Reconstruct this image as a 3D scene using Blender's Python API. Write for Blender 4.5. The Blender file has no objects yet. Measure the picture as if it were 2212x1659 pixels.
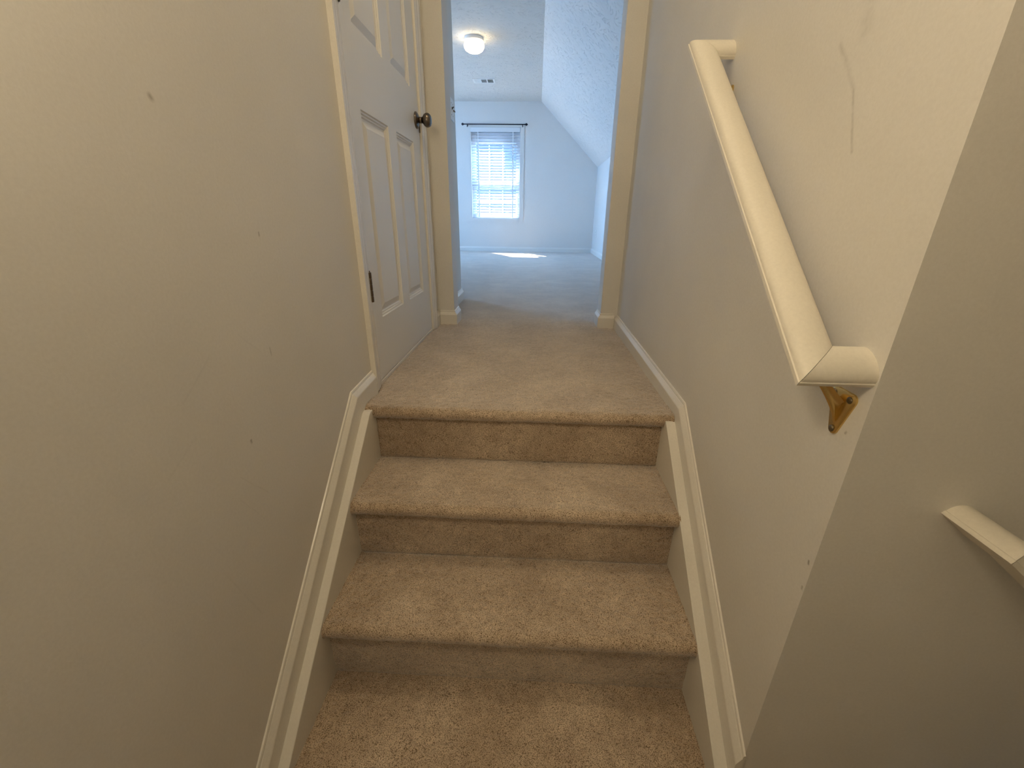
import bpy, bmesh, math, random
import numpy as np
from mathutils import Vector, Matrix

random.seed(7)
sc = bpy.context.scene
col = sc.collection
pi = math.pi

# ------------------------------------------------------------------ camera
F_PX, YAW, PITCH, ROLL = 902.6075, -0.0394392609, -0.381212984, 0.0140467842
CAM = Vector((0.534964, -1.492924, 0.550764))
PX, PY = 11.407, 4.6575
fw = Vector((math.sin(YAW) * math.cos(PITCH), math.cos(YAW) * math.cos(PITCH), math.sin(PITCH)))
r0 = Vector((math.cos(YAW), -math.sin(YAW), 0))
u0 = r0.cross(fw)
rr = r0 * math.cos(ROLL) + u0 * math.sin(ROLL)
uu = -r0 * math.sin(ROLL) + u0 * math.cos(ROLL)
cd = bpy.data.cameras.new('camera')
cam = bpy.data.objects.new('camera', cd)
col.objects.link(cam)
cam.matrix_world = Matrix(((rr.x, uu.x, -fw.x, CAM.x), (rr.y, uu.y, -fw.y, CAM.y),
                           (rr.z, uu.z, -fw.z, CAM.z), (0, 0, 0, 1)))
cd.sensor_width = 36.0
cd.lens = F_PX / 2212.0 * 36.0
cd.shift_x = -PX / 2212.0
cd.shift_y = PY / 2212.0
cd.clip_start = 0.02
sc.camera = cam

# ------------------------------------------------------------------ sky, sun, exposure
sc.view_settings.view_transform = 'Standard'
sc.view_settings.look = 'None'
sc.view_settings.gamma = 1.0
sc.view_settings.use_curve_mapping = False
sc.view_settings.exposure = 0.0
SKY_STRENGTH = 22.0
SKY_COLOR = (0.31, 0.65, 1.18, 1)
HALL_LAMP = (1.0, 0.825, 0.565)
LANDING_FILL_E = 29.0
STAIR_LAMP_E = 50.0
wd = bpy.data.worlds.new('world')
sc.world = wd
wd.use_nodes = True
bg = wd.node_tree.nodes['Background']
bg.inputs[0].default_value = SKY_COLOR
bg.inputs[1].default_value = SKY_STRENGTH
sl = bpy.data.lights.new('sun', 'SUN')
sl.energy = 80.0
sl.angle = 0.01
sl.color = (1.0, 0.95, 0.86)
sun = bpy.data.objects.new('sun', sl)
col.objects.link(sun)
sdir = Vector((0.50, -0.94, -1.25)).normalized()
sun.rotation_euler = sdir.to_track_quat('-Z', 'Y').to_euler()
sun.location = (-3, 12, 9)


def portal(name, loc, rot, sx, sy):
    l = bpy.data.lights.new(name, 'AREA')
    l.shape = 'RECTANGLE'
    l.size, l.size_y = sx, sy
    l.energy = 1.0
    l.cycles.is_portal = True
    o = bpy.data.objects.new(name, l)
    col.objects.link(o)
    o.location, o.rotation_euler = loc, rot
    return o


portal('sky_portal', (-0.195, 6.52, 1.24), (pi / 2, 0, pi), 0.86, 1.42)
portal('sky_portal', (-3.12, 4.3, 1.35), (pi / 2, 0, -pi / 2), 1.9, 1.5)

# ------------------------------------------------------------------ dimensions
W = 0.983            # hall width
YD, YDB = 0.785, 0.912   # doorway wall faces
YC = -0.968          # corner of the right wall
YB = -2.05           # wall behind the landing
YF = 6.402           # far wall of the bedroom
CH = 2.292           # ceiling
XK, ZK, XS = 1.516, 1.362, 0.549   # knee wall, its top, slope start
XL = -3.0            # bedroom left wall
Y1, RUN, RISE = -0.309, 0.2287, 0.19
ZL = -3 * RISE       # lower landing
SL, SR = 0.0385, 0.042

# ------------------------------------------------------------------ material helpers


def mat(name):
    m = bpy.data.materials.new(name)
    m.use_nodes = True
    nt = m.node_tree
    return m, nt, nt.nodes['Principled BSDF']


def N(nt, t, **kw):
    n = nt.nodes.new(t)
    for k, v in kw.items():
        if k.startswith('i_'):
            key = k[2:]
            key = int(key) if key.isdigit() else key.replace('_', ' ')
            n.inputs[key].default_value = v
        else:
            setattr(n, k, v)
    return n


def L(nt, a, b):
    nt.links.new(a, b)


def math_n(nt, op, a, b=None, clamp=False):
    n = nt.nodes.new('ShaderNodeMath')
    n.operation = op
    n.use_clamp = clamp
    for i, v in enumerate((a, b)):
        if v is None:
            continue
        if isinstance(v, (int, float)):
            n.inputs[i].default_value = v
        else:
            nt.links.new(v, n.inputs[i])
    return n.outputs[0]


def noise(nt, vec, scale, detail=2.0, rough=0.5):
    n = N(nt, 'ShaderNodeTexNoise')
    n.inputs['Scale'].default_value = scale
    n.inputs['Detail'].default_value = detail
    n.inputs['Roughness'].default_value = rough
    L(nt, vec, n.inputs['Vector'])
    return n.outputs['Fac']


def ramp(nt, fac, a, b, lo=0.0, hi=1.0):
    n = N(nt, 'ShaderNodeMapRange')
    n.inputs['From Min'].default_value = a
    n.inputs['From Max'].default_value = b
    n.inputs['To Min'].default_value = lo
    n.inputs['To Max'].default_value = hi
    L(nt, fac, n.inputs['Value'])
    return n.outputs['Result']


def mixc(nt, fac, a, b):
    n = N(nt, 'ShaderNodeMix', data_type='RGBA')
    for i, v in ((6, a), (7, b)):
        if isinstance(v, tuple):
            n.inputs[i].default_value = (*v, 1) if len(v) == 3 else v
        else:
            L(nt, v, n.inputs[i])
    if isinstance(fac, (int, float)):
        n.inputs[0].default_value = fac
    else:
        L(nt, fac, n.inputs[0])
    return n.outputs[2]


def objcoord(nt):
    return N(nt, 'ShaderNodeNewGeometry').outputs['Position']


def bump(nt, height, strength, dist, bsdf, normal=None):
    b = N(nt, 'ShaderNodeBump')
    b.inputs['Strength'].default_value = strength
    b.inputs['Distance'].default_value = dist
    L(nt, height, b.inputs['Height'])
    if normal is not None:
        L(nt, normal, b.inputs['Normal'])
    L(nt, b.outputs[0], bsdf.inputs['Normal'])
    return b.outputs[0]


def seg_mask(nt, yy, zz, p, q, w):
    """soft mask of a scuff along the segment p-q in the (y, z) plane of a wall"""
    dy, dz = q[0] - p[0], q[1] - p[1]
    l2 = dy * dy + dz * dz + 1e-9
    ay = math_n(nt, 'SUBTRACT', yy, p[0])
    az = math_n(nt, 'SUBTRACT', zz, p[1])
    t = math_n(nt, 'ADD', math_n(nt, 'MULTIPLY', ay, dy / l2), math_n(nt, 'MULTIPLY', az, dz / l2), clamp=True)
    ey = math_n(nt, 'SUBTRACT', ay, math_n(nt, 'MULTIPLY', t, dy))
    ez = math_n(nt, 'SUBTRACT', az, math_n(nt, 'MULTIPLY', t, dz))
    d = math_n(nt, 'SQRT', math_n(nt, 'ADD', math_n(nt, 'MULTIPLY', ey, ey), math_n(nt, 'MULTIPLY', ez, ez)))
    return ramp(nt, d, w, 0.0, 0.0, 1.0)


def paint_mat(name, color, rough=0.6, marks=(), smudge=0.06, bstr=0.12):
    m, nt, b = mat(name)
    p = objcoord(nt)
    n1 = noise(nt, p, 3.0, 3)
    n2 = noise(nt, p, 260.0, 2)
    dark = tuple(c * (1 - smudge) for c in color)
    c = mixc(nt, ramp(nt, n1, 0.35, 0.7), dark, color)
    c = mixc(nt, ramp(nt, noise(nt, p, 190.0, 3, 0.7), 0.3, 0.7, 0.10, 0.0), c, (0.30, 0.26, 0.20))
    if marks:
        s = N(nt, 'ShaderNodeSeparateXYZ')
        wob = N(nt, 'ShaderNodeVectorMath', operation='MULTIPLY_ADD')
        nz = N(nt, 'ShaderNodeTexNoise')
        nz.inputs['Scale'].default_value = 14.0
        L(nt, p, nz.inputs['Vector'])
        L(nt, nz.outputs['Color'], wob.inputs[0])
        wob.inputs[1].default_value = (0.008,) * 3
        L(nt, p, wob.inputs[2])
        L(nt, wob.outputs[0], s.inputs[0])
        brk = ramp(nt, noise(nt, p, 90.0, 2), 0.35, 0.6)
        tot = None
        for (a, q, w, st) in marks:
            a = (a[0] + .004, a[1] + .004)
            q = (q[0] + .004, q[1] + .004)
            k = math_n(nt, 'MULTIPLY', seg_mask(nt, s.outputs[1], s.outputs[2], a, q, w), st)
            tot = k if tot is None else math_n(nt, 'MAXIMUM', tot, k)
        tot = math_n(nt, 'MULTIPLY', tot, math_n(nt, 'ADD', math_n(nt, 'MULTIPLY', brk, .5), .5))
        c = mixc(nt, tot, c, (0.16, 0.125, 0.09))
    L(nt, c, b.inputs['Base Color'])
    b.inputs['Roughness'].default_value = rough
    bump(nt, n2, bstr, 0.0012, b)
    return m


def plain(name, color, rough=0.5, metal=0.0, bscale=0, bstr=0.1, emis=None, estr=0):
    m, nt, b = mat(name)
    b.inputs['Roughness'].default_value = rough
    b.inputs['Metallic'].default_value = metal
    p = objcoord(nt)
    n1 = noise(nt, p, 18.0, 3)
    c = mixc(nt, n1, tuple(x * 0.93 for x in color), color)
    L(nt, c, b.inputs['Base Color'])
    if bscale:
        bump(nt, noise(nt, p, bscale, 2), bstr, 0.001, b)
    if emis:
        b.inputs['Emission Color'].default_value = (*emis, 1)
        b.inputs['Emission Strength'].default_value = estr
    return m


WALLC = (0.76, 0.73, 0.67)
left_marks = [((-.837, .701), (-.835, .699), .006, .55), ((-.812, .149), (-.812, .145), .004, .7),
              ((-.86, .10), (-.80, .02), .002, 0.100), ((-.875, .06), (-.83, -.02), .002, 0.080),
              ((-.95, -.05), (-.90, -.20), .003, 0.072), ((-.78, .35), (-.73, .30), .002, 0.072),
              ((-.93, .28), (-.86, .33), .003, 0.080), ((-.70, .30), (-.70, .285), .003, .4),
              ((-.66, .52), (-.66, .515), .003, .5), ((-1.0, .18), (-.93, .22), .003, 0.060)]
right_marks = [((-.698, .798), (-.757, .731), .006, .20), ((-.757, .731), (-.791, .645), .004, .30),
               ((-.732, .860), (-.750, .800), .018, .14), ((-.945, .275), (-.944, .273), .003, .8),
               ((-.958, .05), (-.959, .045), .003, .8), ((-.962, .0), (-.962, -.004), .003, .6)]
M_left = paint_mat('paint_left_wall', WALLC, marks=left_marks)
M_right = paint_mat('paint_right_wall', WALLC, marks=right_marks)
M_wall = paint_mat('paint_wall', WALLC)
M_bed = paint_mat('paint_bedroom_wall', (0.74, 0.73, 0.71), smudge=.02)
M_trim = paint_mat('paint_trim', (0.82, 0.78, 0.70), rough=0.27, smudge=.04, bstr=.04)
M_trimbed = paint_mat('paint_trim_bedroom', (0.80, 0.79, 0.76), rough=0.35, smudge=.02, bstr=.04)
M_dirtytrim = paint_mat('paint_trim_chipped', (0.80, 0.76, 0.68), rough=0.35, smudge=.05, bstr=.05)
M_hallceil = paint_mat('paint_hall_ceiling', (0.78, 0.76, 0.72))


def door_mat():
    m, nt, b = mat('paint_door')
    p = objcoord(nt)
    mp = N(nt, 'ShaderNodeMapping')
    mp.inputs['Scale'].default_value = (1, 160, 6)
    L(nt, p, mp.inputs['Vector'])
    g = noise(nt, mp.outputs[0], 1.0, 3)
    b.inputs['Base Color'].default_value = (0.76, 0.74, 0.69, 1)
    b.inputs['Roughness'].default_value = 0.4
    bump(nt, g, 0.25, 0.0012, b)
    return m


M_door = door_mat()


CARPET_PIT, CARPET_TIP = (0.21, 0.135, 0.072), (0.88, 0.72, 0.545)


def carpet_mat():
    m, nt, b = mat('carpet')
    p = objcoord(nt)
    big = noise(nt, p, 5.0, 4, 0.6)
    mid = noise(nt, p, 40.0, 3)
    fine = noise(nt, p, 460.0, 2.0, 0.6)
    coarse = noise(nt, p, 120.0, 2, 0.6)
    tuft = math_n(nt, 'ADD', math_n(nt, 'MULTIPLY', fine, 0.88), math_n(nt, 'MULTIPLY', coarse, 0.12))
    base = mixc(nt, ramp(nt, tuft, 0.36, 0.54), CARPET_PIT, CARPET_TIP)
    worn = mixc(nt, ramp(nt, big, 0.38, 0.66), (0.68, 0.64, 0.60), (1.0, 1.0, 1.0))
    mul = N(nt, 'ShaderNodeMix', data_type='RGBA', blend_type='MULTIPLY')
    mul.inputs[0].default_value = 0.7
    L(nt, base, mul.inputs[6])
    L(nt, worn, mul.inputs[7])
    mul2 = N(nt, 'ShaderNodeMix', data_type='RGBA', blend_type='MULTIPLY')
    mul2.inputs[0].default_value = 0.5
    L(nt, mul.outputs[2], mul2.inputs[6])
    L(nt, mixc(nt, ramp(nt, mid, 0.3, 0.7), (0.7, 0.68, 0.66), (1, 1, 1)), mul2.inputs[7])
    # paler along the walked middle, darker towards both sides
    sx = N(nt, 'ShaderNodeSeparateXYZ')
    L(nt, p, sx.inputs[0])
    off = math_n(nt, 'ABSOLUTE', math_n(nt, 'SUBTRACT', sx.outputs[0], .49))
    off = math_n(nt, 'ADD', off, math_n(nt, 'MULTIPLY', math_n(nt, 'SUBTRACT', noise(nt, p, 7.0, 3), .5), .35))
    track = ramp(nt, off, .24, .42)
    mul3 = N(nt, 'ShaderNodeMix', data_type='RGBA', blend_type='MULTIPLY')
    L(nt, track, mul3.inputs[0])
    L(nt, mul2.outputs[2], mul3.inputs[6])
    mul3.inputs[7].default_value = (0.80, 0.77, 0.73, 1)
    L(nt, mul3.outputs[2], b.inputs['Base Color'])
    b.inputs['Roughness'].default_value = 0.95
    b.inputs['Specular IOR Level'].default_value = 0.1
    b.inputs['Sheen Weight'].default_value = 1.0
    b.inputs['Sheen Roughness'].default_value = 0.35
    bump(nt, tuft, 0.9, 0.004, b)
    return m


M_carpet = carpet_mat()


def stomp_mat():
    """slap-brush ceiling texture: strokes that radiate from scattered centres, as relief"""
    m, nt, b = mat('stomped_ceiling')
    uv = N(nt, 'ShaderNodeUVMap').outputs[0]
    tot = None
    for k, (sc_, off) in enumerate(((3.6, 0.0), (3.1, 7.3))):
        mp = N(nt, 'ShaderNodeMapping')
        mp.inputs['Location'].default_value = (off, off * 1.7, 0)
        L(nt, uv, mp.inputs['Vector'])
        v = N(nt, 'ShaderNodeTexVoronoi', voronoi_dimensions='2D')
        v.inputs['Scale'].default_value = sc_
        L(nt, mp.outputs[0], v.inputs['Vector'])
        d = N(nt, 'ShaderNodeVectorMath', operation='SUBTRACT')
        L(nt, mp.outputs[0], d.inputs[0])
        L(nt, v.outputs['Position'], d.inputs[1])
        s = N(nt, 'ShaderNodeSeparateXYZ')
        L(nt, d.outputs[0], s.inputs[0])
        ang = math_n(nt, 'ARCTAN2', s.outputs[1], s.outputs[0])
        ln = N(nt, 'ShaderNodeVectorMath', operation='LENGTH')
        L(nt, d.outputs[0], ln.inputs[0])
        cb = N(nt, 'ShaderNodeCombineXYZ')
        L(nt, math_n(nt, 'MULTIPLY', ang, 6.0), cb.inputs[0])
        L(nt, math_n(nt, 'MULTIPLY', ln.outputs['Value'], 16.0), cb.inputs[1])
        L(nt, math_n(nt, 'MULTIPLY', v.outputs['Distance'], 0.0), cb.inputs[2])
        g = noise(nt, cb.outputs[0], 1.0, 1)
        g = ramp(nt, g, 0.60, 0.70)
        g = math_n(nt, 'MULTIPLY', g, ramp(nt, ln.outputs['Value'], 0.02, 0.06))
        tot = g if tot is None else math_n(nt, 'MAXIMUM', tot, g)
    b.inputs['Base Color'].default_value = (0.76, 0.75, 0.73, 1)
    b.inputs['Roughness'].default_value = 0.8
    bump(nt, tot, 0.7, 0.010, b)
    return m


M_stomp = stomp_mat()
M_knob = plain('antique_nickel', (0.20, 0.165, 0.13), 0.28, 1.0, 60, .05)
M_hinge = plain('bronze_hinge', (0.16, 0.12, 0.08), 0.35, 1.0)
M_brass = plain('polished_brass', (0.78, 0.56, 0.22), 0.25, 1.0, 80, .1)
M_screw = plain('screw_metal', (0.22, 0.18, 0.12), 0.4, 1.0)
M_slot = plain('dark_slot', (0.02, 0.018, 0.015), 0.9)
M_white = plain('white_plastic', (0.88, 0.88, 0.86), 0.35)
M_rail = paint_mat('paint_handrail', (0.82, 0.77, 0.66), rough=0.5, smudge=.03, bstr=.03)
M_rod = plain('black_iron', (0.012, 0.010, 0.022), 0.4, 0.6)
M_sash = plain('white_sash', (0.72, 0.74, 0.78), 0.4)
M_outside = plain('pale_bounce_ground', (0.30, 0.34, 0.38), 0.9, 0, 8, .3)
M_eave = plain('roof_eave', (0.6, 0.6, 0.6), 0.8)


def blind_mat():
    m, nt, b = mat('blind_slat')
    b.inputs['Base Color'].default_value = (0.82, 0.83, 0.85, 1)
    b.inputs['Roughness'].default_value = 0.45
    tr = N(nt, 'ShaderNodeBsdfTranslucent')
    tr.inputs[0].default_value = (0.8, 0.85, 0.9, 1)
    mx = N(nt, 'ShaderNodeMixShader')
    mx.inputs[0].default_value = 0.06
    L(nt, b.outputs[0], mx.inputs[1])
    L(nt, tr.outputs[0], mx.inputs[2])
    L(nt, mx.outputs[0], nt.nodes['Material Output'].inputs[0])
    return m


M_blind = blind_mat()


def glass_mat():
    m, nt, b = mat('window_glass')
    nt.nodes.remove(b)
    t = N(nt, 'ShaderNodeBsdfTransparent')
    t.inputs[0].default_value = (0.94, 0.97, 0.98, 1)
    g = N(nt, 'ShaderNodeBsdfGlossy')
    g.inputs['Roughness'].default_value = 0.02
    f = N(nt, 'ShaderNodeFresnel')
    f.inputs[0].default_value = 1.45
    mx = N(nt, 'ShaderNodeMixShader')
    L(nt, f.outputs[0], mx.inputs[0])
    L(nt, t.outputs[0], mx.inputs[1])
    L(nt, g.outputs[0], mx.inputs[2])
    L(nt, mx.outputs[0], nt.nodes['Material Output'].inputs[0])
    return m


M_glass = glass_mat()


def glow_mat(name, color, strength):
    m, nt, b = mat(name)
    b.inputs['Base Color'].default_value = (0.9, 0.88, 0.82, 1)
    b.inputs['Roughness'].default_value = 0.3
    b.inputs['Emission Color'].default_value = (*color, 1)
    b.inputs['Emission Strength'].default_value = strength
    return m


M_glow = glow_mat('lit_glass_bedroom', (1.0, 0.78, 0.46), 9.0)
M_glow_land = glow_mat('fill_glass_landing', HALL_LAMP, LANDING_FILL_E)
M_glow_stair = glow_mat('lit_glass_stair', HALL_LAMP, STAIR_LAMP_E)

# ------------------------------------------------------------------ mesh helpers


def obj(name, bm, m, parent=None, smooth=False, loc=None):
    me = bpy.data.meshes.new(name)
    bmesh.ops.recalc_face_normals(bm, faces=bm.faces[:])
    bm.to_mesh(me)
    bm.free()
    me.materials.append(m)
    if smooth:
        me.polygons.foreach_set('use_smooth', [True] * len(me.polygons))
    o = bpy.data.objects.new(name, me)
    col.objects.link(o)
    if parent:
        o.parent = parent
    if loc is not None:
        o.location = loc
    return o


def auto_smooth(o, deg=35):
    me = o.data
    me.polygons.foreach_set('use_smooth', [True] * len(me.polygons))
    bm = bmesh.new()
    bm.from_mesh(me)
    for e in bm.edges:
        if len(e.link_faces) == 2 and e.calc_face_angle(0) > math.radians(deg):
            e.smooth = False
    bm.to_mesh(me)
    bm.free()
    return o


def empty(name, loc, rotz=0.0):
    o = bpy.data.objects.new(name, None)
    col.objects.link(o)
    o.location = loc
    o.rotation_euler = (0, 0, rotz)
    o.empty_display_size = 0.05
    return o


def tag(o, label, cat, group=None):
    o['label'] = label
    o['category'] = cat
    if group:
        o['group'] = group
    return o


def struct(o):
    o['kind'] = 'structure'
    return o


def box(bm, x0, x1, y0, y1, z0, z1, bev=0.0):
    vs = [bm.verts.new((x, y, z)) for x in (x0, x1) for y in (y0, y1) for z in (z0, z1)]
    fs = [(0, 1, 3, 2), (4, 6, 7, 5), (0, 4, 5, 1), (2, 3, 7, 6), (0, 2, 6, 4), (1, 5, 7, 3)]
    faces = [bm.faces.new([vs[i] for i in f]) for f in fs]
    if bev:
        es = list({e for f in faces for e in f.edges})
        bmesh.ops.bevel(bm, geom=es, offset=bev, segments=2, affect='EDGES', profile=0.5)
    return bm


def nb():
    return bmesh.new()


def prism(bm, poly, axis, a, b):
    """poly: 2-D outline in the two other axes (in x,y,z order), extruded along axis from a to b"""
    def P(p, t):
        q = list(p)
        q.insert(axis, t)
        return q
    v0 = [bm.verts.new(P(p, a)) for p in poly]
    v1 = [bm.verts.new(P(p, b)) for p in poly]
    n = len(poly)
    bm.faces.new(v0)
    bm.faces.new(v1[::-1])
    for i in range(n):
        bm.faces.new((v0[i], v1[i], v1[(i + 1) % n], v0[(i + 1) % n]))
    return bm


def loft(bm, stations, caps=True):
    """stations: list of equally long lists of 3-D points (closed sections)"""
    rows = [[bm.verts.new(p) for p in s] for s in stations]
    n = len(rows[0])
    for a, b in zip(rows, rows[1:]):
        for i in range(n):
            bm.faces.new((a[i], a[(i + 1) % n], b[(i + 1) % n], b[i]))
    if caps:
        bm.faces.new(rows[0])
        bm.faces.new(rows[-1][::-1])
    return bm


def lathe(bm, prof, M, seg=32):
    """prof: (radius, height) list revolved around local z, then moved by matrix M"""
    rows = []
    for r, h in prof:
        if r < 1e-6:
            rows.append([bm.verts.new(M @ Vector((0, 0, h)))])
        else:
            rows.append([bm.verts.new(M @ Vector((r * math.cos(2 * pi * k / seg), r * math.sin(2 * pi * k / seg), h)))
                         for k in range(seg)])
    for a, b in zip(rows, rows[1:]):
        for k in range(seg):
            k2 = (k + 1) % seg
            if len(a) == 1 and len(b) == 1:
                continue
            if len(a) == 1:
                bm.faces.new((a[0], b[k], b[k2]))
            elif len(b) == 1:
                bm.faces.new((a[k], b[0], a[k2]))
            else:
                bm.faces.new((a[k], b[k], b[k2], a[k2]))
    if len(rows[0]) > 1:
        bm.faces.new(rows[0][::-1])
    if len(rows[-1]) > 1:
        bm.faces.new(rows[-1])
    return bm


def axis_m(origin, d):
    d = Vector(d).normalized()
    return Matrix.Translation(origin) @ d.to_track_quat('Z', 'Y').to_matrix().to_4x4()


def children_copy(src, parent):
    for ch in [o for o in bpy.data.objects if o.parent == src]:
        c = ch.copy()
        col.objects.link(c)
        c.parent = parent
        children_copy(ch, c)


# ------------------------------------------------------------------ carpet surfaces with a real pile relief
rng = np.random.default_rng(3)
HT = rng.random((4096,))


def hash3(ix, iy, iz):
    h = (ix * 73856093) ^ (iy * 19349663) ^ (iz * 83492791)
    return HT[np.abs(h) % 4096]


def vnoise(P, cell):
    q = P / cell
    i = np.floor(q).astype(np.int64)
    f = q - i
    f = f * f * (3 - 2 * f)
    out = 0
    for a in (0, 1):
        for b in (0, 1):
            for c in (0, 1):
                w = (f[:, 0] if a else 1 - f[:, 0]) * (f[:, 1] if b else 1 - f[:, 1]) * (f[:, 2] if c else 1 - f[:, 2])
                out = out + w * hash3(i[:, 0] + a, i[:, 1] + b, i[:, 2] + c)
    return out


def carpet_sheet(name, prof, x0, x1, parent=None, step=0.004, amp=1.0, edge_round=0.0, mat_=None):
    """prof: (y, z) polyline seen from the side, swept along x, resampled finely and given a pile relief"""
    prof = np.array(prof, float)
    seg = np.linalg.norm(np.diff(prof, axis=0), axis=1)
    s = np.concatenate(([0], np.cumsum(seg)))
    n = max(2, int(s[-1] / step))
    t = np.linspace(0, s[-1], n + 1)
    yy = np.interp(t, s, prof[:, 0])
    zz = np.interp(t, s, prof[:, 1])
    ty, tz = np.gradient(yy), np.gradient(zz)
    l = np.hypot(ty, tz) + 1e-9
    ny, nz = tz / l, -ty / l            # left normal of a profile that runs forward-to-back is up
    m = max(2, int((x1 - x0) / step))
    xx = np.linspace(x0, x1, m + 1)
    X = np.repeat(xx[None, :], n + 1, 0).ravel()
    Y = np.repeat(yy[:, None], m + 1, 1).ravel()
    Z = np.repeat(zz[:, None], m + 1, 1).ravel()
    P = np.stack((X, Y, Z), 1)
    d = (vnoise(P, 0.0055) - .5) * 0.0030 + (vnoise(P, 0.014) - .5) * 0.0016 + (vnoise(P, 0.07) - .5) * 0.0022
    d = d * amp
    if edge_round:
        e = np.minimum(X - x0, x1 - X)
        d = d - edge_round * np.clip(1 - e / 0.012, 0, 1) ** 2
    NY = np.repeat(ny[:, None], m + 1, 1).ravel()
    NZ = np.repeat(nz[:, None], m + 1, 1).ravel()
    P[:, 1] += d * NY
    P[:, 2] += d * NZ
    idx = np.arange((n + 1) * (m + 1)).reshape(n + 1, m + 1)
    q = np.stack((idx[:-1, :-1], idx[:-1, 1:], idx[1:, 1:], idx[1:, :-1]), -1).reshape(-1, 4)
    me = bpy.data.meshes.new(name)
    me.vertices.add(len(P))
    me.vertices.foreach_set('co', P.ravel())
    me.loops.add(q.size)
    me.loops.foreach_set('vertex_index', q.ravel().astype(np.int32))
    me.polygons.add(len(q))
    me.polygons.foreach_set('loop_start', np.arange(0, q.size, 4, dtype=np.int32))
    me.polygons.foreach_set('use_smooth', np.ones(len(q), bool))
    me.update(calc_edges=True)
    me.validate()
    me.materials.append(mat_ or M_carpet)
    o = bpy.data.objects.new(name, me)
    col.objects.link(o)
    if parent:
        o.parent = parent
    return o


# ================================================================== THE SHELL
T = 0.12
# left wall with the door opening
DY0, DY1, DZ1 = -0.155, 0.640, 2.035      # door opening
bm = nb()
box(bm, -T, 0, YB, DY0, ZL - .05, CH)
box(bm, -T, 0, DY1, 1.555, -.05, CH)
box(bm, -T, 0, DY0, DY1, DZ1, CH)
box(bm, -T, 0, DY0, DY1, ZL - .05, -0.001)
struct(obj('wall_left', bm, M_left))
# right wall and the wall of the lower flight (one convex corner)
bm = nb()
box(bm, W, W + .115, YC, YD, ZL - .05, CH)
struct(obj('wall_right', bm, M_right))
bm = nb()
box(bm, W + .115, 4.2, YC, YC + .12, -2.4, CH)
box(bm, W + .0005, W + .115, YC + .0005, YC + .12, -2.4, ZL - .05)
struct(obj('wall_stairwell', bm, M_wall))
bm = nb()
box(bm, -T, 4.2, YB - .12, YB, -2.4, CH)
struct(obj('wall_back', bm, M_wall))
bm = nb()
box(bm, 4.2, 4.3, YB - .12, YC + .12, -2.4, CH)
struct(obj('wall_end', bm, M_wall))
# wall with the cased opening into the bedroom
OX0, OX1, OZ = 0.092, 0.894, 2.05
bm = nb()
box(bm, 0.0, OX0, YD, YDB, -.05, CH)
box(bm, OX1, XK, YD, YDB, -.05, CH)
box(bm, OX0, OX1, YD, YDB, OZ, CH)
struct(obj('wall_doorway', bm, M_wall))
# bedroom walls
WX0, WX1, WZ0, WZ1 = -0.612, 0.222, 0.543, 1.940     # window_1 opening
bm = nb()
box(bm, XL - T, WX0, YF, YF + .14, -.05, CH)
box(bm, WX0, WX1, YF, YF + .14, -.05, WZ0)
box(bm, WX0, WX1, YF, YF + .14, WZ1, CH)
prism(bm, [(WX1, -.05), (XK + T, -.05), (XK + T, ZK), (XS, CH), (WX1, CH)], 1, YF, YF + .14)
struct(obj('wall_far', bm, M_bed))
bm = nb()
box(bm, XK, XK + T, YD, YF + .001, -.05, ZK + .05)
struct(obj('wall_knee', bm, M_bed))
bm = nb()
box(bm, XL - T, XL, 1.43, 3.4, -.05, CH)
box(bm, XL - T, XL, 5.2, YF, -.05, CH)
box(bm, XL - T, XL, 3.4, 5.2, -.05, .65)
box(bm, XL - T, XL, 3.4, 5.2, 2.05, CH)
struct(obj('wall_bedroom_left', bm, M_bed))
bm = nb()
box(bm, XL, -T, 1.435, 1.555, -.05, CH)
struct(obj('wall_bedroom_back', bm, M_bed))


def uv_quad(name, pts, uvs, m, thick):
    """a slab whose underside carries a metric UV map"""
    me = bpy.data.meshes.new(name)
    n = (Vector(pts[1]) - Vector(pts[0])).cross(Vector(pts[2]) - Vector(pts[0])).normalized()
    if n.z > 0:
        n = -n
    top = [tuple(Vector(p) - n * thick) for p in pts]
    k = len(pts)
    faces = [tuple(range(k)), tuple(range(2 * k - 1, k - 1, -1))]
    faces += [(i, (i + 1) % k, k + (i + 1) % k, k + i) for i in range(k)]
    me.from_pydata([tuple(p) for p in pts] + top, [], faces)
    ul = me.uv_layers.new(name='UVMap')
    for poly in me.polygons:
        for li in poly.loop_indices:
            v = me.loops[li].vertex_index % k
            ul.data[li].uv = uvs[v]
    me.materials.append(m)
    o = bpy.data.objects.new(name, me)
    col.objects.link(o)
    return o


# bedroom ceiling: flat part, then the slope
pts = [(XL - T, YDB, CH), (XS, YDB, CH), (XS, YF + .14, CH), (XL - T, YF + .14, CH)]
struct(uv_quad('ceiling', pts, [(p[0], p[1]) for p in pts], M_stomp, .08))
sl_len = math.hypot(XK - XS, CH - ZK)
e = .05 / sl_len
pts = [(XS, YDB, CH), (XK + (XK - XS) * e, YDB, ZK - (CH - ZK) * e), (XK + (XK - XS) * e, YF + .14, ZK - (CH - ZK) * e), (XS, YF + .14, CH)]
struct(uv_quad('ceiling_slope', pts, [(11, YDB), (11 + sl_len + .05, YDB), (11 + sl_len + .05, YF + .14), (11, YF + .14)], M_stomp, .08))
bm = nb()
box(bm, -T, 4.3, YB - .12, YDB, CH, CH + .08)
struct(obj('ceiling_hall', bm, M_hallceil))

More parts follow.
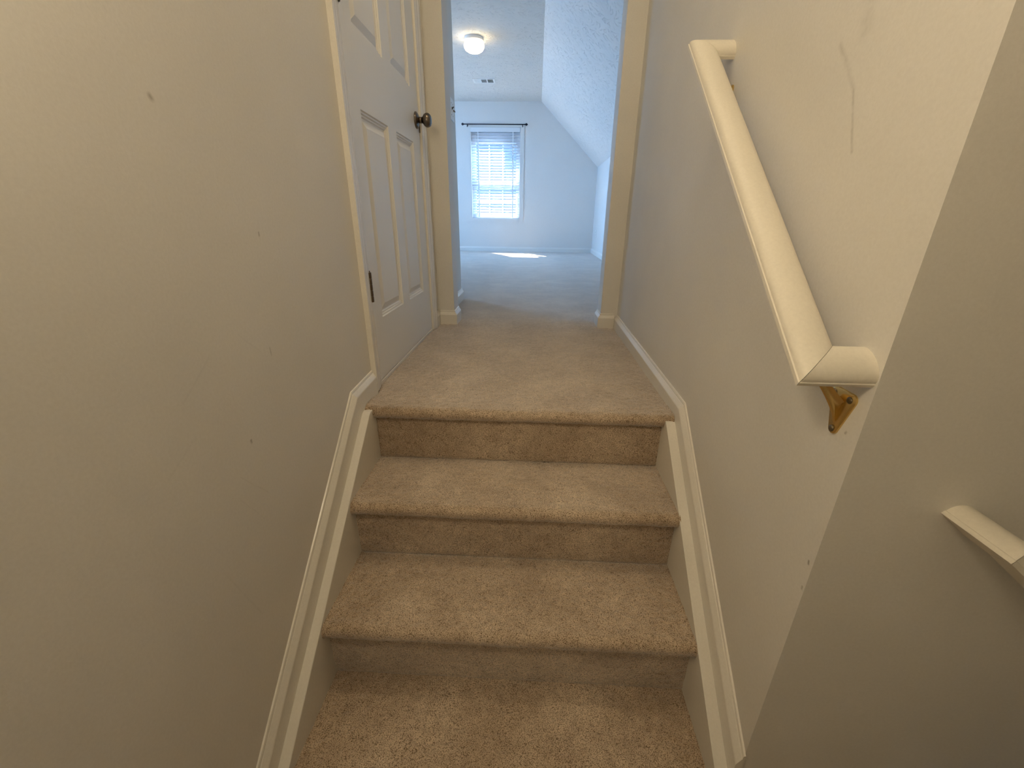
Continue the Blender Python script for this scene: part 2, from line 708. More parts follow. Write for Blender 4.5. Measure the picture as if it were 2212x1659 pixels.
# floors
bm = nb()
box(bm, XL - T, XK + T, YDB - .02, YF + .14, -.10, -.0005)
fb = struct(obj('floor', bm, M_carpet))
fh = struct(carpet_sheet('floor_hall', [(-.26, 0), (YDB + .02, 0)], 0.002, W - .002, step=.0045))
fl = struct(carpet_sheet('floor_landing', [(YB, ZL), (YC + .0, ZL)], 0.002, W + .27, step=.02, amp=1.0))
fl2 = struct(carpet_sheet('floor_landing_edge', [(YC - .0, ZL), (Y1 - 2 * RUN + .005, ZL)], SL, W - SR, step=.004))
bm = nb()
box(bm, W - .2, 4.2, YB, YC, ZL - 7 * RISE - .1, ZL - 7 * RISE)
struct(obj('floor_lower', bm, M_carpet))

bm = nb()
box(bm, -T, W + .115, -.30, YDB, -.09, -.007)
box(bm, -T, W + .27, YB - .02, -.9, ZL - .09, ZL - .007)
box(bm, -T, W + .01, -.9, -.28, ZL - .09, ZL - .007)
for k in range(3):
    box(bm, -T, W + .01, Y1 - k * RUN + .0125, -.28, ZL - .05, -k * RISE - .012)
struct(obj('floor_deck', bm, plain('deck_seam_shade', (0.05, 0.036, 0.024), 0.9)))  # unseen fill against light leaks, dark so the step seams read as shade
bm = nb()
box(bm, -T - .03, -T - .002, DY0 - .1, DY1 + .1, -.05, DZ1 + .1)
struct(obj('wall_gap_blocker', bm, M_wall))  # added unseen panel that stops light through the door gaps

# ------------------------------------------------------------------ upper stairs
st = empty('carpeted_stairs', (W / 2, Y1 - RUN, ZL))
tag(st, 'short flight of worn beige carpeted steps between white skirt boards, rising to the hall', 'stairs')


def at_parent(o, root):
    o.matrix_parent_inverse = Matrix.Translation(root.location).inverted()
    return o


def nose_profile(k, back):
    z = -k * RISE
    yr = Y1 - k * RUN            # riser face below this tread
    r = 0.0205
    yn = yr - 0.027 + r
    prof = [(yr + .004, z - 2 * r), (yn, z - 2 * r)]
    for i in range(1, 13):
        a = -pi / 2 - pi * i / 12
        prof.append((yn + r * math.cos(a), z - r + r * math.sin(a)))
    prof.append((yr + .03, z + 0.0005))
    prof.append((back - .005, z))
    prof.append((back + .003, z - .004))
    return prof


for k in range(3):
    back = -.25 if k == 0 else Y1 - (k - 1) * RUN + .004
    xa, xb = (0.016, W - .016) if k == 0 else (SL - .003, W - SR + .003)
    at_parent(carpet_sheet('tread', nose_profile(k, back), xa, xb, st, edge_round=.004), st)
    zt, zb = -k * RISE - .036, -(k + 1) * RISE + .001
    yr = Y1 - k * RUN
    at_parent(carpet_sheet('riser', [(yr + .0035, zb - .004), (yr, zb + .005), (yr, zt)], SL - .002, W - SR + .002, st, amp=.8), st)
# inner skirt boards (stringers)
for side in (0, 1):
    if side == 0:
        poly = [(-.31, -.008), (-.347, -.008), (-.358, -.013), (-.990, -.545), (-1.02, ZL - .02), (-.31, ZL - .02)]
        x0, x1 = 0.012, SL
    else:
        poly = [(-.31, -.014), (-.338, -.014), (-.348, -.020), (-.957, -.520), (YC - .006, -.530), (YC - .006, ZL - .02), (-.31, ZL - .02)]
        x0, x1 = W - SR, W - .012
    bm = prism(nb(), poly, 0, x0, x1)
    bmesh.ops.bevel(bm, geom=[e for e in bm.edges if abs(e.verts[0].co.x - e.verts[1].co.x) < 1e-6], offset=.0012, segments=1, affect='EDGES')
    at_parent(obj('stringer', bm, M_dirtytrim, st), st)

# lower flight, going down to the right
lo = empty('lower_carpeted_stairs', (W + .8, (YB + YC) / 2, ZL - 7 * RISE))
tag(lo, 'lower flight of beige carpeted steps going down right of the landing', 'stairs')
for k in range(7):
    z = ZL - k * RISE
    x = W + .27 + k * RUN
    bm = nb()
    if k:
        box(bm, x - RUN - .0, x + .025, YB + .002, YC - .002, z - .04, z, .015)
    box(bm, x - .02, x, YB + .002, YC - .002, z - RISE, z - .02)
    at_parent(obj('step', bm, M_carpet, lo), lo)

# ------------------------------------------------------------------ baseboards
BP = [(0.0, 0.0), (0.0, 0.0), (0.0035, -0.0010), (0.0052, -0.0055), (0.0042, -0.0080), (0.0060, -0.0090), (0.0140, -0.0215), (0.0150, -0.0245), (0.0150, -0.075)]
# (offset from the wall, distance below the top edge); first point sits at the wall


def moulding(name, path, wallx, sgn, depths, m):
    """path: top-edge polyline (y, z) on a wall at x=wallx; depths: board height at every station"""
    bm = nb()
    stn = []
    for i, (y, z) in enumerate(path):
        dirs = []
        if i > 0:
            dirs.append((Vector((y, z)) - Vector(path[i - 1])).normalized())
        if i < len(path) - 1:
            dirs.append((Vector(path[i + 1]) - Vector((y, z))).normalized())
        ds = [Vector((-d.y, d.x)) for d in dirs]
        ds = [(-q if q.y > 0 else q) for q in ds]        # down side
        if len(ds) == 2:
            b = (ds[0] + ds[1]).normalized()
            b = b / b.dot(ds[0])
        else:
            b = Vector((0, -1)) / max(0.3, -ds[0].y) if abs(ds[0].y) < .999 else ds[0]
            b = Vector((0, -1)) / Vector((0, -1)).dot(ds[0])
        sec = []
        for j, (t, h) in enumerate(BP[1:]):
            hh = -h if j < len(BP) - 2 else depths[i]
            sec.append((wallx + sgn * t, y + b.x * hh, z + b.y * hh))
        hh = depths[i]
        sec.append((wallx, y + b.x * hh, z + b.y * hh))
        stn.append(sec)
    loft(bm, stn)
    return obj(name, bm, m)


# left: short level piece by the door casing, then down the stairs
struct(moulding('baseboard_left', [(-.2135, .079), (-.383, .0715), (-1.016, -.479), (-1.10, -.552)], 0.0, 1, [.083, .11, .15, .05], M_trim))
struct(moulding('baseboard_right', [(YD, .0745), (-.359, .0580), (YC - .004, -.442)], W, -1, [.078, .12, .16], M_trim))


def base_y(name, x0, x1, wally, sgn, z=0.0775, m=None):
    """board along x on a wall at y=wally, facing sgn"""
    bm = nb()
    prof = [(t, z + h) for t, h in BP[1:-1]] + [(BP[-1][0], -.004), (0, -.004)]
    loft(bm, [[(x, wally + sgn * t, h) for t, h in prof] for x in (x0, x1)])
    return obj(name, bm, m or M_trim)


def base_x(name, y0, y1, wallx, sgn, z=0.0775, m=None):
    bm = nb()
    prof = [(t, z + h) for t, h in BP[1:-1]] + [(BP[-1][0], -.004), (0, -.004)]
    loft(bm, [[(wallx + sgn * t, y, h) for t, h in prof] for y in (y0, y1)])
    return obj(name, bm, m or M_trim)


def base_wrap(name, pts, m):
    """board round the corners of a stub wall; pts: wall-face polyline (x, y), board on its left-hand side"""
    bm = nb()
    prof = [(t, .0775 + h) for t, h in BP[1:-1]] + [(BP[-1][0], -.004), (0, -.004)]
    stn = []
    for i, p in enumerate(pts):
        ns = []
        if i > 0:
            d = (Vector(p) - Vector(pts[i - 1])).normalized()
            ns.append(Vector((-d.y, d.x)))
        if i < len(pts) - 1:
            d = (Vector(pts[i + 1]) - Vector(p)).normalized()
            ns.append(Vector((-d.y, d.x)))
        b = ns[0] if len(ns) == 1 else (ns[0] + ns[1]).normalized()
        b = b / b.dot(ns[0])
        stn.append([(p[0] + b.x * t, p[1] + b.y * t, h) for t, h in prof])
    loft(bm, stn)
    return obj(name, bm, m)


struct(base_wrap('baseboard_doorway_left', [(0.0, YDB), (OX0, YDB), (OX0, YD), (0.0005, YD)][::-1][::-1] and [(0.016, YD), (OX0, YD), (OX0, YDB)][::-1], M_trim))
struct(base_wrap('baseboard_doorway_right', [(OX1, YDB), (OX1, YD), (W - .016, YD)][::-1], M_trim))
struct(base_x('baseboard_door_return', .703, YD, 0.0, 1))
struct(base_x('baseboard_switch_wall', YDB, 1.5695, 0.0, 1, m=M_trim))
struct(base_y('baseboard_far', XL, XK, YF, -1, m=M_trimbed))
struct(base_x('baseboard_knee', YDB, YF, XK, -1, m=M_trimbed))
struct(base_x('baseboard_bedroom_left', 1.56, YF, XL, 1, m=M_trimbed))

# ------------------------------------------------------------------ door in the left wall
# casing: three mitred lengths with a stepped profile
CP = [(0.0, 0.0), (0.0, 0.0165), (0.010, 0.0165), (0.020, 0.0145), (0.024, 0.0125), (0.034, 0.0125), (0.046, 0.010), (0.052, 0.0085), (0.057, 0.0085), (0.057, 0.0)]
# (distance from the outer edge, thickness)
CW = .057
oy0, oy1, oz = DY0 + .003 - CW - .004, DY1 + .001 + CW, DZ1 + .004 + CW
bm = nb()
stn = []
for (y, z, ay, az) in ((oy0, .006, 1, 0), (oy0, oz, 1, -1), (oy1, oz, -1, -1), (oy1, .003, -1, 0)):
    stn.append([(t, y + ay * d, z + az * d) for d, t in CP])
loft(bm, stn)
struct(obj('trim_1', bm, M_trim))
# jamb lining
bm = nb()
box(bm, -T, -.0005, DY0 - .0, DY0 + .004, 0, DZ1)
box(bm, -T, -.0005, DY1 - .004, DY1, 0, DZ1)
box(bm, -T, -.0005, DY0, DY1, DZ1 - .004, DZ1)
box(bm, -.055, -.042, DY0, DY0 + .016, 0, DZ1)
box(bm, -.055, -.042, DY1 - .016, DY1, 0, DZ1)
struct(obj('trim_2', bm, M_trim))

dy0, dy1, dz0, dz1 = DY0 + .006, DY1 - .006, .014, DZ1 - .006
# panel openings (y0, y1, z0, z1)
pan = []
for (a, b) in ((-.052, .197), (.288, .522)):
    pan += [(a, b, .222, .848), (a, b, 1.045, 1.66), (a, b, 1.755, 1.92)]


def panel_face(bm, x_face, rects, y0, y1, z0, z1):
    """front of the slab: a grid of faces that leaves the panel openings free"""
    ys = sorted({y0, y1, *[r[0] for r in rects], *[r[1] for r in rects]})
    zs = sorted({z0, z1, *[r[2] for r in rects], *[r[3] for r in rects]})
    vv = {(y, z): bm.verts.new((x_face, y, z)) for y in ys for z in zs}
    for ya, yb in zip(ys, ys[1:]):
        for za, zb in zip(zs, zs[1:]):
            cy, cz = (ya + yb) / 2, (za + zb) / 2
            if any(r[0] < cy < r[1] and r[2] < cz < r[3] for r in rects):
                continue
            bm.faces.new((vv[ya, za], vv[yb, za], vv[yb, zb], vv[ya, zb]))


bm = nb()
panel_face(bm, -.0015, pan, dy0, dy1, dz0, dz1)
box(bm, -.037, -.0155, dy0, dy1, dz0, dz1)
for (ya, yb, za, zb) in ((dy0, dy0, dz0, dz1), (dy1, dy1, dz0, dz1)):
    bm.faces.new([bm.verts.new(p) for p in ((-.0155, ya, za), (-.0015, ya, za), (-.0015, yb, zb), (-.0155, yb, zb))])
for zc in (dz0, dz1):
    bm.faces.new([bm.verts.new(p) for p in ((-.0155, dy0, zc), (-.0015, dy0, zc), (-.0015, dy1, zc), (-.0155, dy1, zc))])
door = struct(obj('door_1', bm, M_door))
RING = [(0, -.0015), (.003, -.0055), (.0075, -.0055), (.0105, -.0095), (.0145, -.0095), (.018, -.0125), (.022, -.0125), (.042, -.0045), (.044, -.0045)]
for (a, b, c, d) in pan:
    bm = nb()
    rows = []
    for (i, x) in RING:
        rows.append([bm.verts.new(p) for p in ((x, a + i, c + i), (x, b - i, c + i), (x, b - i, d - i), (x, a + i, d - i))])
    for p, q in zip(rows, rows[1:]):
        for k in range(4):
            bm.faces.new((p[k], p[(k + 1) % 4], q[(k + 1) % 4], q[k]))
    bm.faces.new(rows[-1])
    obj('panel', bm, M_door, door)
# threshold board under the door
bm = box(nb(), -.10, .001, DY0 + .005, DY1 - .005, -.01, .011, .002)
obj('threshold', bm, M_trim, door)
# knob
KY, KZ = .588, .940
kn = lathe(nb(), [(0.012, .012), (.012, .030), (.0110, .029), (.0165, .031), (.0235, .0365), (.0272, .0435), (.0278, .049), (.0262, .0555), (.0215, .0615), (.0135, .0655), (0, .067)],
           axis_m((0, KY, KZ), (1, 0, 0)), 40)
knob = obj('door_knob', kn, M_knob, door, True)
knob['label'] = 'round antique nickel door knob'
rs = lathe(nb(), [(0.0325, -.0015), (.0325, .002), (.030, .006), (.024, .009), (.014, .012), (.0, .012)], axis_m((0, KY, KZ), (1, 0, 0)), 40)
obj('rosette', rs, M_knob, knob, True)
bm = box(nb(), -.012, .003, DY1 - .010, DY1 - .002, KZ - .040, KZ + .014, .001)
obj('strike_plate', bm, M_hinge, door)
# hinges
for hz in (.340, 1.110, 1.86):
    h = obj('hinge', box(nb(), -.004, .0012, dy0 - .004, dy0 + .014, hz - .047, hz + .047, .0005), M_hinge, door)
    bm = nb()
    for q in range(5):
        z0 = hz - .047 + q * .0188
        lathe(bm, [(.0072, z0), (.0080, z0 + .001), (.0080, z0 + .0172), (.0072, z0 + .0182)], Matrix.Translation((.0055, dy0 - .004, 0)), 16)
    lathe(bm, [(.005, hz + .047), (.005, hz + .051), (0, hz + .053)], Matrix.Translation((.0055, dy0 - .004, 0)), 12)
    obj('knuckle', bm, M_hinge, h, True)

# ------------------------------------------------------------------ handrails
RW, RD = 0.060, 0.068     # width, height, distance of its centre line from the wall


def rail_prof(RH):
    """(s, n): sideways, upwards; flat bottom, short upright lip, domed top"""
    h = RW / 2
    p = [(-h, 0.0), (-h, .006), (-h + .0015, .0072)]
    for i in range(1, 20):
        a = pi - pi * i / 20
        p.append(((h - .0015) * math.cos(a), .0072 + (RH - .0072) * math.sin(a)))
    p += [(h - .0015, .0072), (h, .006), (h, 0.0)]
    return p


def make_rail(name, to_world, length, height, brackets, label):
    """to_world(d, u, n): d out of the wall, u along the slope from the low end, n upwards from the rail's bottom"""
    root = empty(name, to_world(0, length / 2, 0))
    tag(root, label, 'handrail')
    u0_, u1_ = RW / 2, length - RW / 2
    P = rail_prof(height)
    bm = loft(nb(), [[to_world(RD + s, u0_ - s + .0004, n) for s, n in P], [to_world(RD + s, u1_ + s - .0004, n) for s, n in P]])
    at_parent(auto_smooth(obj('rail', bm, M_rail, root)), root)
    for (uu_, sg) in ((u0_, -1), (u1_, 1)):
        bm = loft(nb(), [[to_world(-.001, uu_ + sg * s, n) for s, n in P], [to_world(RD + s - .0004, uu_ + sg * s, n) for s, n in P]])
        at_parent(auto_smooth(obj('end_return', bm, M_rail, root)), root)
    for ub in brackets:
        # wall plate: a triangle with rounded corners, two screws at the top and one at the foot
        def wp(x, v, n):     # x sideways along the level, v upwards, in the wall plane round the bracket
            c = to_world(0, ub, 0)
            a = to_world(1, ub, 0) - c
            up = Vector((0, 0, 1))
            sd = up.cross(a).normalized()
            return c + sd * x + up * (v - .056) + a * n
        out = []
        for (cx, cy, r, a0, a1) in ((.0, -.056, .008, pi * 1.1, pi * 1.9), (.0165, -.004, .009, -pi * .1, pi * .55), (-.0165, -.004, .009, pi * .45, pi * 1.1)):
            for i in range(7):
                a = a0 + (a1 - a0) * i / 6
                out.append((cx + r * math.cos(a), cy + r * math.sin(a)))
        bm = loft(nb(), [[wp(x, v, -.0005) for x, v in out], [wp(x, v, .003) for x, v in out], [wp(x * .88, v * .95 - .0015, .0048) for x, v in out]])
        br = at_parent(auto_smooth(obj('bracket', bm, M_brass, root), 50), root)
        # arm: tapering web that rises from the foot of the plate to the underside of the rail
        top = to_world(RD, ub, 0)
        q = wp(0, 0, 0)
        a = (to_world(1, ub, 0) - to_world(0, ub, 0))
        up = Vector((0, 0, 1))
        sd = up.cross(a).normalized()
        sects = []
        for t in np.linspace(0, 1, 9):
            n = .003 + t * (RD - .003)
            lowv = -.052 + .094 * t ** .75
            hiv = -.012 + .066 * t
            w = .0085 - .003 * math.sin(pi * t) + .001 * t
            sects.append([wp(-w, hiv, n), wp(-w * .5, hiv - .004, n), wp(-w * .22, (lowv + hiv) / 2, n), wp(-w * .35, lowv + .004, n), wp(0, lowv, n),
                          wp(w * .35, lowv + .004, n), wp(w * .22, (lowv + hiv) / 2, n), wp(w * .5, hiv - .004, n), wp(w, hiv, n)])
        bm = loft(nb(), sects)
        ar = obj('arm', bm, M_brass, br)
        auto_smooth(ar, 60)
        bm = nb()
        lathe(bm, [(.015, -.0035), (.015, -.0005), (0, -.0005)], axis_m(top, to_world(RD, ub, 1) - top), 20)
        obj('saddle', bm, M_brass, br)
        for (x, v) in ((.0165, -.004), (-.0165, -.004), (0, -.056)):
            bm = lathe(nb(), [(.0052, .0035), (.0052, .0055), (.0035, .0068), (0, .0068)], axis_m(wp(x, v, 0), a), 14)
            s = obj('screw', bm, M_screw, br, True)
    return root


ang = math.atan(.8145)
ua = Vector((0, math.cos(ang), math.sin(ang)))
na = Vector((0, -math.sin(ang), math.cos(ang)))
A1 = Vector((W, -.9605, .3495))
make_rail('handrail', lambda d, u, n: A1 + Vector((-d, 0, 0)) + ua * u + na * n, .936, .023, (.050, .87),
          'long white painted handrail sloping up the right wall, brass bracket at its low end')
ub2 = Vector((math.cos(ang), 0, -math.sin(ang)))
nb2 = Vector((math.sin(ang), 0, math.cos(ang)))
A2 = Vector((1.136, YC, .160))
LEN2 = 1.75
# measured from the low end, so that the same builder serves
E2 = A2 + ub2 * LEN2
make_rail('handrail', lambda d, u, n: E2 + Vector((0, -d, 0)) - ub2 * u + nb2 * n, LEN2, .035, (.25, 1.10),
          'white handrail end going down the darker stairwell wall at the right edge')

# ------------------------------------------------------------------ light switch on the wall past the doorway
sw = empty('light_switch', (0, 1.428, 1.152))
tag(sw, 'white double light switch plate just past the doorway on the left', 'switch')
bm = box(nb(), 0, .006, -.0675, .0675, -.0575, .0575, .0025)
obj('plate', bm, M_white, sw)
for y in (-.023, .023):
    bm = box(nb(), .005, .0085, y - .0052, y + .0052, -.0125, .0125)
    t = obj('toggle', bm, M_white, sw)
    s = .6 if y < 0 else -.5
    bm = nb()
    loft(bm, [[(.007, y - .0045, -.006), (.007, y + .0045, -.006), (.007, y + .0045, .006), (.007, y - .0045, .006)],
              [(.021, y - .0035, -.003 + s * .014), (.021, y + .0035, -.003 + s * .014), (.021, y + .0035, .003 + s * .014), (.021, y - .0035, .003 + s * .014)]])
    obj('lever', bm, M_knob, t)
    for z in (-.03, .03):
        obj('screw', lathe(nb(), [(.0032, .005), (.0032, .0068), (0, .0072)], axis_m((0, y, z), (1, 0, 0)), 12), M_screw, sw)

# wall outlet on the knee wall
ou = empty('wall_outlet', (XK, 5.98, .335))
tag(ou, 'small white wall outlet low on the knee wall near the far corner', 'outlet')
obj('plate', box(nb(), -.006, 0, -.035, .035, -.0575, .0575, .002), M_white, ou)
for z in (-.02, .02):
    s = obj('socket', box(nb(), -.0078, -.004, -.017, .017, z - .014, z + .014, .001), M_white, ou)
    bm = nb()
    for y in (-.006, .006):
        box(bm, -.0081, -.0076, y - .001, y + .001, z - .004, z + .006)
    obj('slot', bm, M_slot, s)

# ------------------------------------------------------------------ bedroom ceiling light, vent
cl = empty('ceiling_light', (-.178, 3.86, CH))
tag(cl, 'glowing mushroom ceiling light with white ring on the bedroom ceiling', 'ceiling light')
obj('mounting_ring', lathe(nb(), [(.094, 0), (.094, -.012), (.100, -.016), (.100, -.03), (.094, -.036), (.0, -.036)], Matrix(), 40), M_white, cl, False)
obj('glass_globe', lathe(nb(), [(.088, -.034), (.100, -.045), (.106, -.065), (.104, -.085), (.090, -.108), (.062, -.124), (.03, -.131), (0, -.133)], Matrix(), 40), M_glow, cl, True)
ve = empty('ceiling_vent', (-.245, 5.31, CH))
tag(ve, 'white rectangular air vent with three louvre banks on the bedroom ceiling', 'vent')
bm = nb()
for (x0, x1, y0, y1) in ((-.15, .15, -.095, -.07), (-.15, .15, .07, .095), (-.15, -.125, -.07, .07), (.125, .15, -.07, .07), (-.05, -.036, -.07, .07), (.036, .05, -.07, .07)):
    box(bm, x0, x1, y0, y1, -.008, -.0002)
obj('frame', bm, M_white, ve)
obj('duct', box(nb(), -.13, .13, -.075, .075, -.0015, -.0004), M_slot, ve)
for b, (x0, x1) in enumerate(((-.125, -.05), (-.036, .036), (.05, .125))):
    n = 7
    for i in range(n):
        y = -.062 + i * .124 / (n - 1)
        tl = (-.6, .2, .75)[b]
        bm = nb()
        loft(bm, [[(x0, y - .007 * math.cos(tl), -.0055 - .006 * math.sin(tl)), (x0, y + .007 * math.cos(tl), -.0055 + .004 * math.sin(tl)),
                   (x0, y + .007 * math.cos(tl), -.0045 + .004 * math.sin(tl)), (x0, y - .007 * math.cos(tl), -.0045 - .006 * math.sin(tl))],
                  [(x1, y - .007 * math.cos(tl), -.0055 - .006 * math.sin(tl)), (x1, y + .007 * math.cos(tl), -.0055 + .004 * math.sin(tl)),
                   (x1, y + .007 * math.cos(tl), -.0045 + .004 * math.sin(tl)), (x1, y - .007 * math.cos(tl), -.0045 - .006 * math.sin(tl))]])
        obj('louvre', bm, M_white, ve)

# ------------------------------------------------------------------ window_1, its casing, blind and rod
win = nb()
yo0, yo1 = YF + .075, YF + .12
box(win, WX0, WX0 + .03, yo0 - .01, yo1, WZ0, WZ1)
box(win, WX1 - .03, WX1, yo0 - .01, yo1, WZ0, WZ1)
box(win, WX0, WX1, yo0 - .01, yo1, WZ1 - .035, WZ1)
box(win, WX0, WX1, yo0 - .01, yo1, WZ0, WZ0 + .03)
window = struct(obj('window_1', win, M_sash))
zm = 1.09
for (z0, z1, y, nm) in ((zm - .02, WZ1 - .03, YF + .10, 'upper_sash'), (WZ0 + .025, zm + .035, YF + .078, 'lower_sash')):
    bm = nb()
    top = .19 if nm == 'upper_sash' else .09
    bot = .09 if nm == 'upper_sash' else .04
    xa, xb = WX0 + .028, WX1 - .028
    box(bm, xa, xa + .045, y - .012, y + .012, z0, z1)
    box(bm, xb - .045, xb, y - .012, y + .012, z0, z1)
    box(bm, xa + .045, xb - .045, y - .012, y + .012, z1 - top, z1)
    box(bm, xa + .045, xb - .045, y - .012, y + .012, z0, z0 + bot)
    s = obj(nm, bm, M_sash, window)
    gx0, gx1, gz0, gz1 = xa + .045, xb - .045, z0 + bot, z1 - top
    for i in (1, 2):
        x = gx0 + (gx1 - gx0) * i / 3
        obj('muntin', box(nb(), x - .009, x + .009, y - .008, y + .008, gz0, gz1), M_sash, s)
    zz = (gz0 + gz1) / 2
    for i in range(3):
        obj('muntin', box(nb(), gx0 + (gx1 - gx0) * i / 3 + .009, gx0 + (gx1 - gx0) * (i + 1) / 3 - .009, y - .008, y + .008, zz - .009, zz + .009), M_sash, s)
    for i in range(3):
        for j in range(2):
            a = gx0 + (gx1 - gx0) * i / 3
            b = gx0 + (gx1 - gx0) * (i + 1) / 3
            c = gz0 + (gz1 - gz0) * j / 2
            d = gz0 + (gz1 - gz0) * (j + 1) / 2
            bm = nb()
            bm.faces.new([bm.verts.new(p) for p in ((a, y, c), (b, y, c), (b, y, d), (a, y, d))])
            obj('pane', bm, M_glass, s)
# flat painted casing round the opening and the sill lining
bm = nb()
for (x0, x1, z0, z1) in ((WX0 - .062, WX0, WZ0 - .045, WZ1 + .045), (WX1, WX1 + .062, WZ0 - .045, WZ1 + .045), (WX0, WX1, WZ1, WZ1 + .045), (WX0, WX1, WZ0 - .045, WZ0)):
    box(bm, x0, x1, YF - .009, YF + .001, z0, z1)
struct(obj('trim_3', bm, M_bed))
bm = nb()
box(bm, WX0, WX0 + .006, YF - .008, YF + .07, WZ0, WZ1)
box(bm, WX1 - .006, WX1, YF - .008, YF + .07, WZ0, WZ1)
box(bm, WX0, WX1, YF - .008, YF + .07, WZ0, WZ0 + .008)
box(bm, WX0, WX1, YF - .008, YF + .07, WZ1 - .006, WZ1)
struct(obj('trim_4', bm, M_trimbed))

bl = empty('window_blind', (-.195, YF + .02, WZ0))
tag(bl, 'white horizontal slat blind lowered over the bedroom window, slats part open', 'blind')
bx0, bx1 = WX0 + .012, WX1 - .012
o = at_parent(obj('valance', box(nb(), bx0 - .004, bx1 + .004, YF - .012, YF - .002, WZ1 - .075, WZ1 - .008, .003), M_blind, bl), bl)
o = at_parent(obj('head_rail', box(nb(), bx0, bx1, YF + .0, YF + .045, WZ1 - .05, WZ1 - .008, .002), M_blind, bl), bl)
o = at_parent(obj('bottom_rail', box(nb(), bx0 + .004, bx1 - .004, YF + .002, YF + .040, WZ0 + .012, WZ0 + .026, .003), M_blind, bl), bl)
NS = 30
SW, ST = .044, math.radians(37)
bm = nb()
sec = []
for i in range(7):
    t = -1 + i / 3
    sec.append((t * SW / 2, .0022 * (1 - t * t)))
top_ = [(y, z + .0012) for y, z in sec]
poly = sec + top_[::-1]
loft(bm, [[(x, y * math.cos(ST) - z * math.sin(ST), y * math.sin(ST) + z * math.cos(ST)) for y, z in poly] for x in (bx0 + .004, bx1 - .004)])
me_slat = None
for i in range(NS):
    z = WZ0 + .082 + i * (1.862 - (WZ0 + .082)) / (NS - 1)
    if me_slat is None:
        s0 = obj('slat', bm, M_blind, bl, loc=None)
        me_slat = s0.data
        s = s0
    else:
        s = bpy.data.objects.new('slat', me_slat)
        col.objects.link(s)
        s.parent = bl
    at_parent(s, bl)
    s.location = (0, YF + .021, z)
for x in (bx0 + .115, bx1 - .115):
    bm = nb()
    box(bm, x - .010, x + .010, YF - .0015, YF - .0008, WZ0 + .02, WZ1 - .06)
    box(bm, x - .010, x + .010, YF + .043, YF + .0437, WZ0 + .02, WZ1 - .06)
    at_parent(obj('ladder_tape', bm, M_blind, bl), bl)
bm = lathe(nb(), [(.003, 1.22), (.003, 1.86), (0, 1.861)], Matrix.Translation((bx0 + .085, YF - .006, 0)), 8)
at_parent(obj('tilt_wand', bm, M_white, bl), bl)

ro = empty('curtain_rod', (-.195, YF, 1.962))
tag(ro, 'thin black curtain rod with pointed finials above the bedroom window', 'curtain rod')
yr_ = -.075
RX0, RX1 = -.50, .485
obj('rod', lathe(nb(), [(.0075, RX0), (.0075, RX1)], axis_m((0, yr_, 0), (1, 0, 0)), 14), M_rod, ro, True)
for s, x in ((-1, RX0), (1, RX1)):
    obj('finial', lathe(nb(), [(.007, 0), (.012, .003), (.012, .008), (.008, .012), (.020, .020), (.020, .026), (.010, .040), (0, .050)], axis_m((x, yr_, 0), (s, 0, 0)), 16), M_rod, ro, True)
for x in (RX0 + .05, RX1 - .035):
    bm = nb()
    box(bm, x - .006, x + .006, yr_ - .006, 0, -.016, -.008)
    box(bm, x - .006, x + .006, yr_ - .010, yr_ - .002, -.040, .002)
    box(bm, x - .009, x + .009, -.004, 0, -.045, .02)
    obj('bracket', bm, M_rod, ro)

# ------------------------------------------------------------------ window_fill added in the unseen left wall, to bring sky light into the bedroom
bm = nb()
xw = XL - .06
for (y0, y1, z0, z1) in ((3.4, 3.45, .65, 2.05), (5.15, 5.2, .65, 2.05), (3.45, 5.15, .65, .70), (3.45, 5.15, 2.0, 2.05), (4.28, 4.32, .70, 2.0), (3.45, 5.15, 1.33, 1.37)):
    box(bm, xw - .02, xw + .02, y0, y1, z0, z1)
w2 = struct(obj('window_fill', bm, M_sash))
for (y0, y1) in ((3.45, 4.28), (4.32, 5.15)):
    for (z0, z1) in ((.70, 1.33), (1.37, 2.0)):
        bm = nb()
        bm.faces.new([bm.verts.new(p) for p in ((xw, y0, z0), (xw, y1, z0), (xw, y1, z1), (xw, y0, z1))])
        obj('pane', bm, M_glass, w2)

# ------------------------------------------------------------------ added hall lamps, out of the frame, to light landing and stairs
def lamp(name, loc, r, m, label, drop=0.0):
    root = empty(name, loc)
    tag(root, label, 'ceiling light')
    if drop:
        obj('canopy', lathe(nb(), [(.06, 0), (.06, -.02), (.012, -.03), (.012, -drop + r * .9), (0, -drop + r * .9)], Matrix(), 24), M_white, root)
        prof = [(r * math.sin(pi * i / 14), -drop + r * math.cos(pi * i / 14)) for i in range(15)]
        prof[0] = (0, prof[0][1])
        prof[-1] = (0, prof[-1][1])
        obj('glass_globe', lathe(nb(), prof, Matrix(), 28), m, root, True)
    else:
        obj('mounting_ring', lathe(nb(), [(r * .9, 0), (r, -.015), (r, -.03), (0, -.03)], Matrix(), 32), M_white, root)
        obj('glass_globe', lathe(nb(), [(r * .92, -.028), (r, -.05), (r * .85, -.085), (r * .5, -.11), (0, -.12)], Matrix(), 32), m, root, True)
    return root


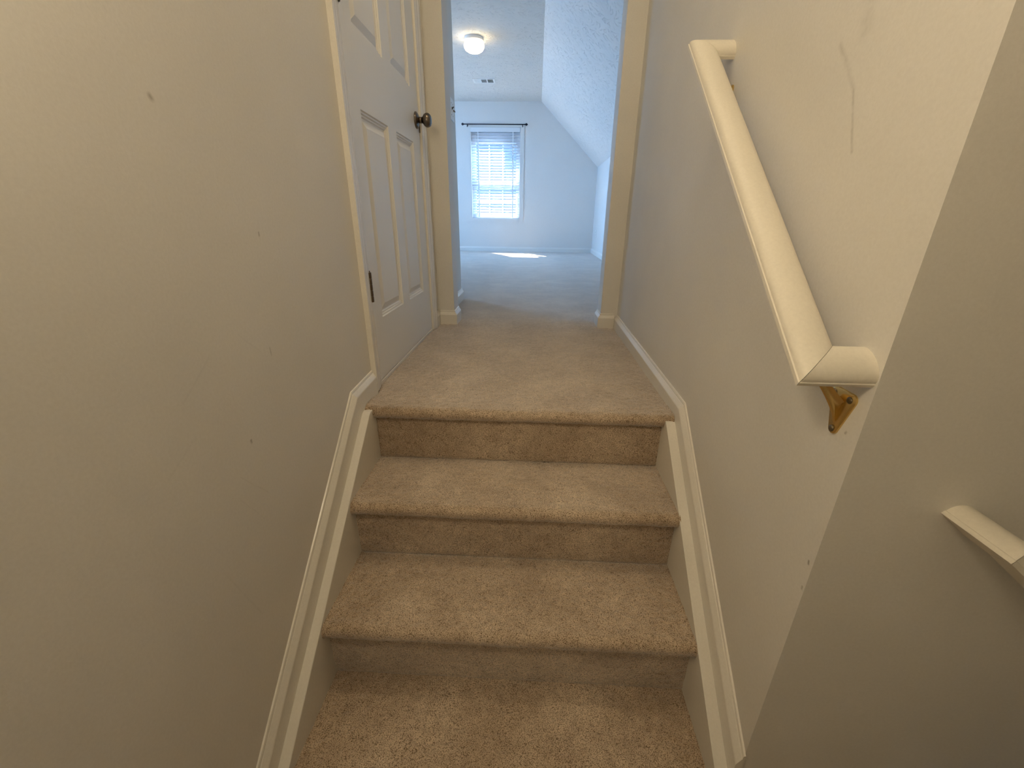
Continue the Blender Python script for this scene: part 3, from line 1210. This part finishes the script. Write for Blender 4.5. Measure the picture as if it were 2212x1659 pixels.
lamp('hall_fill_light', (.50, -.40, CH), .13, M_glow_land, 'added round glass fill light over the upper hall, above the frame')
SY, SZ = -1.45, 1.05  # unseen warm light near the camera, given an invented sconce
sn = empty('stand_in_sconce', (0, SY, SZ))
tag(sn, 'added glass globe sconce on the left wall, standing in for the unseen stair light', 'wall lamp')
obj('backplate', lathe(nb(), [(.055, 0), (.055, .012), (.045, .02), (0, .02)], axis_m((0, 0, -.10), (1, 0, 0)), 28), M_knob, sn, True)
bm = nb()
arm_pts = [(.012, -.10), (.08, -.115), (.14, -.125), (.19, -.12), (.20, -.088)]
stn = []
for i, (x, z) in enumerate(arm_pts):
    a = arm_pts[max(0, i - 1)]
    b = arm_pts[min(len(arm_pts) - 1, i + 1)]
    d = Vector((b[0] - a[0], 0, b[1] - a[1])).normalized()
    q = Vector((-d.z, 0, d.x))
    stn.append([Vector((x, 0, z)) + (q * math.cos(2 * pi * k / 10) + Vector((0, 1, 0)) * math.sin(2 * pi * k / 10)) * .008 for k in range(10)])
loft(bm, stn)
obj('arm', bm, M_knob, sn, True)
obj('holder', lathe(nb(), [(.03, -.098), (.045, -.085), (.045, -.078), (0, -.078)], Matrix.Translation((.20, 0, 0)), 24), M_knob, sn, True)
prof = [(max(0.0, .085 * math.sin(pi * i / 14)), .085 * math.cos(pi * i / 14)) for i in range(15)]
prof[0] = (0, .085)
prof[-1] = (0, -.085)
obj('glass_globe', lathe(nb(), prof, Matrix.Translation((.20, 0, 0)), 28), M_glow_stair, sn, True)

# ------------------------------------------------------------------ outside
bm = nb()
bm.faces.new([bm.verts.new(p) for p in ((-40, -10, -3.4), (40, -10, -3.4), (40, 60, -3.4), (-40, 60, -3.4))])
g = obj('ground', bm, M_outside)  # unseen ground, pale and bluish to bounce light into the bedroom
struct(g)
M_backdrop = plain('backdrop_siding', (0.040, 0.040, 0.042), 0.85, 0, 30, .4)
M_shingle = plain('backdrop_shingle', (0.05, 0.05, 0.055), 0.9, 0, 20, .4)
bm = nb()
box(bm, -11, 9, 18, 26, -3.4, 3.9)
struct(obj('wall_backdrop', bm, M_backdrop))  # added house, kept dark to dim the view between the blind slats
bm = prism(nb(), [(17.5, 3.8), (26.5, 3.8), (22, 6.2)], 0, -11.4, 9.4)
struct(obj('roof_backdrop', bm, M_shingle))  # roof of the added house
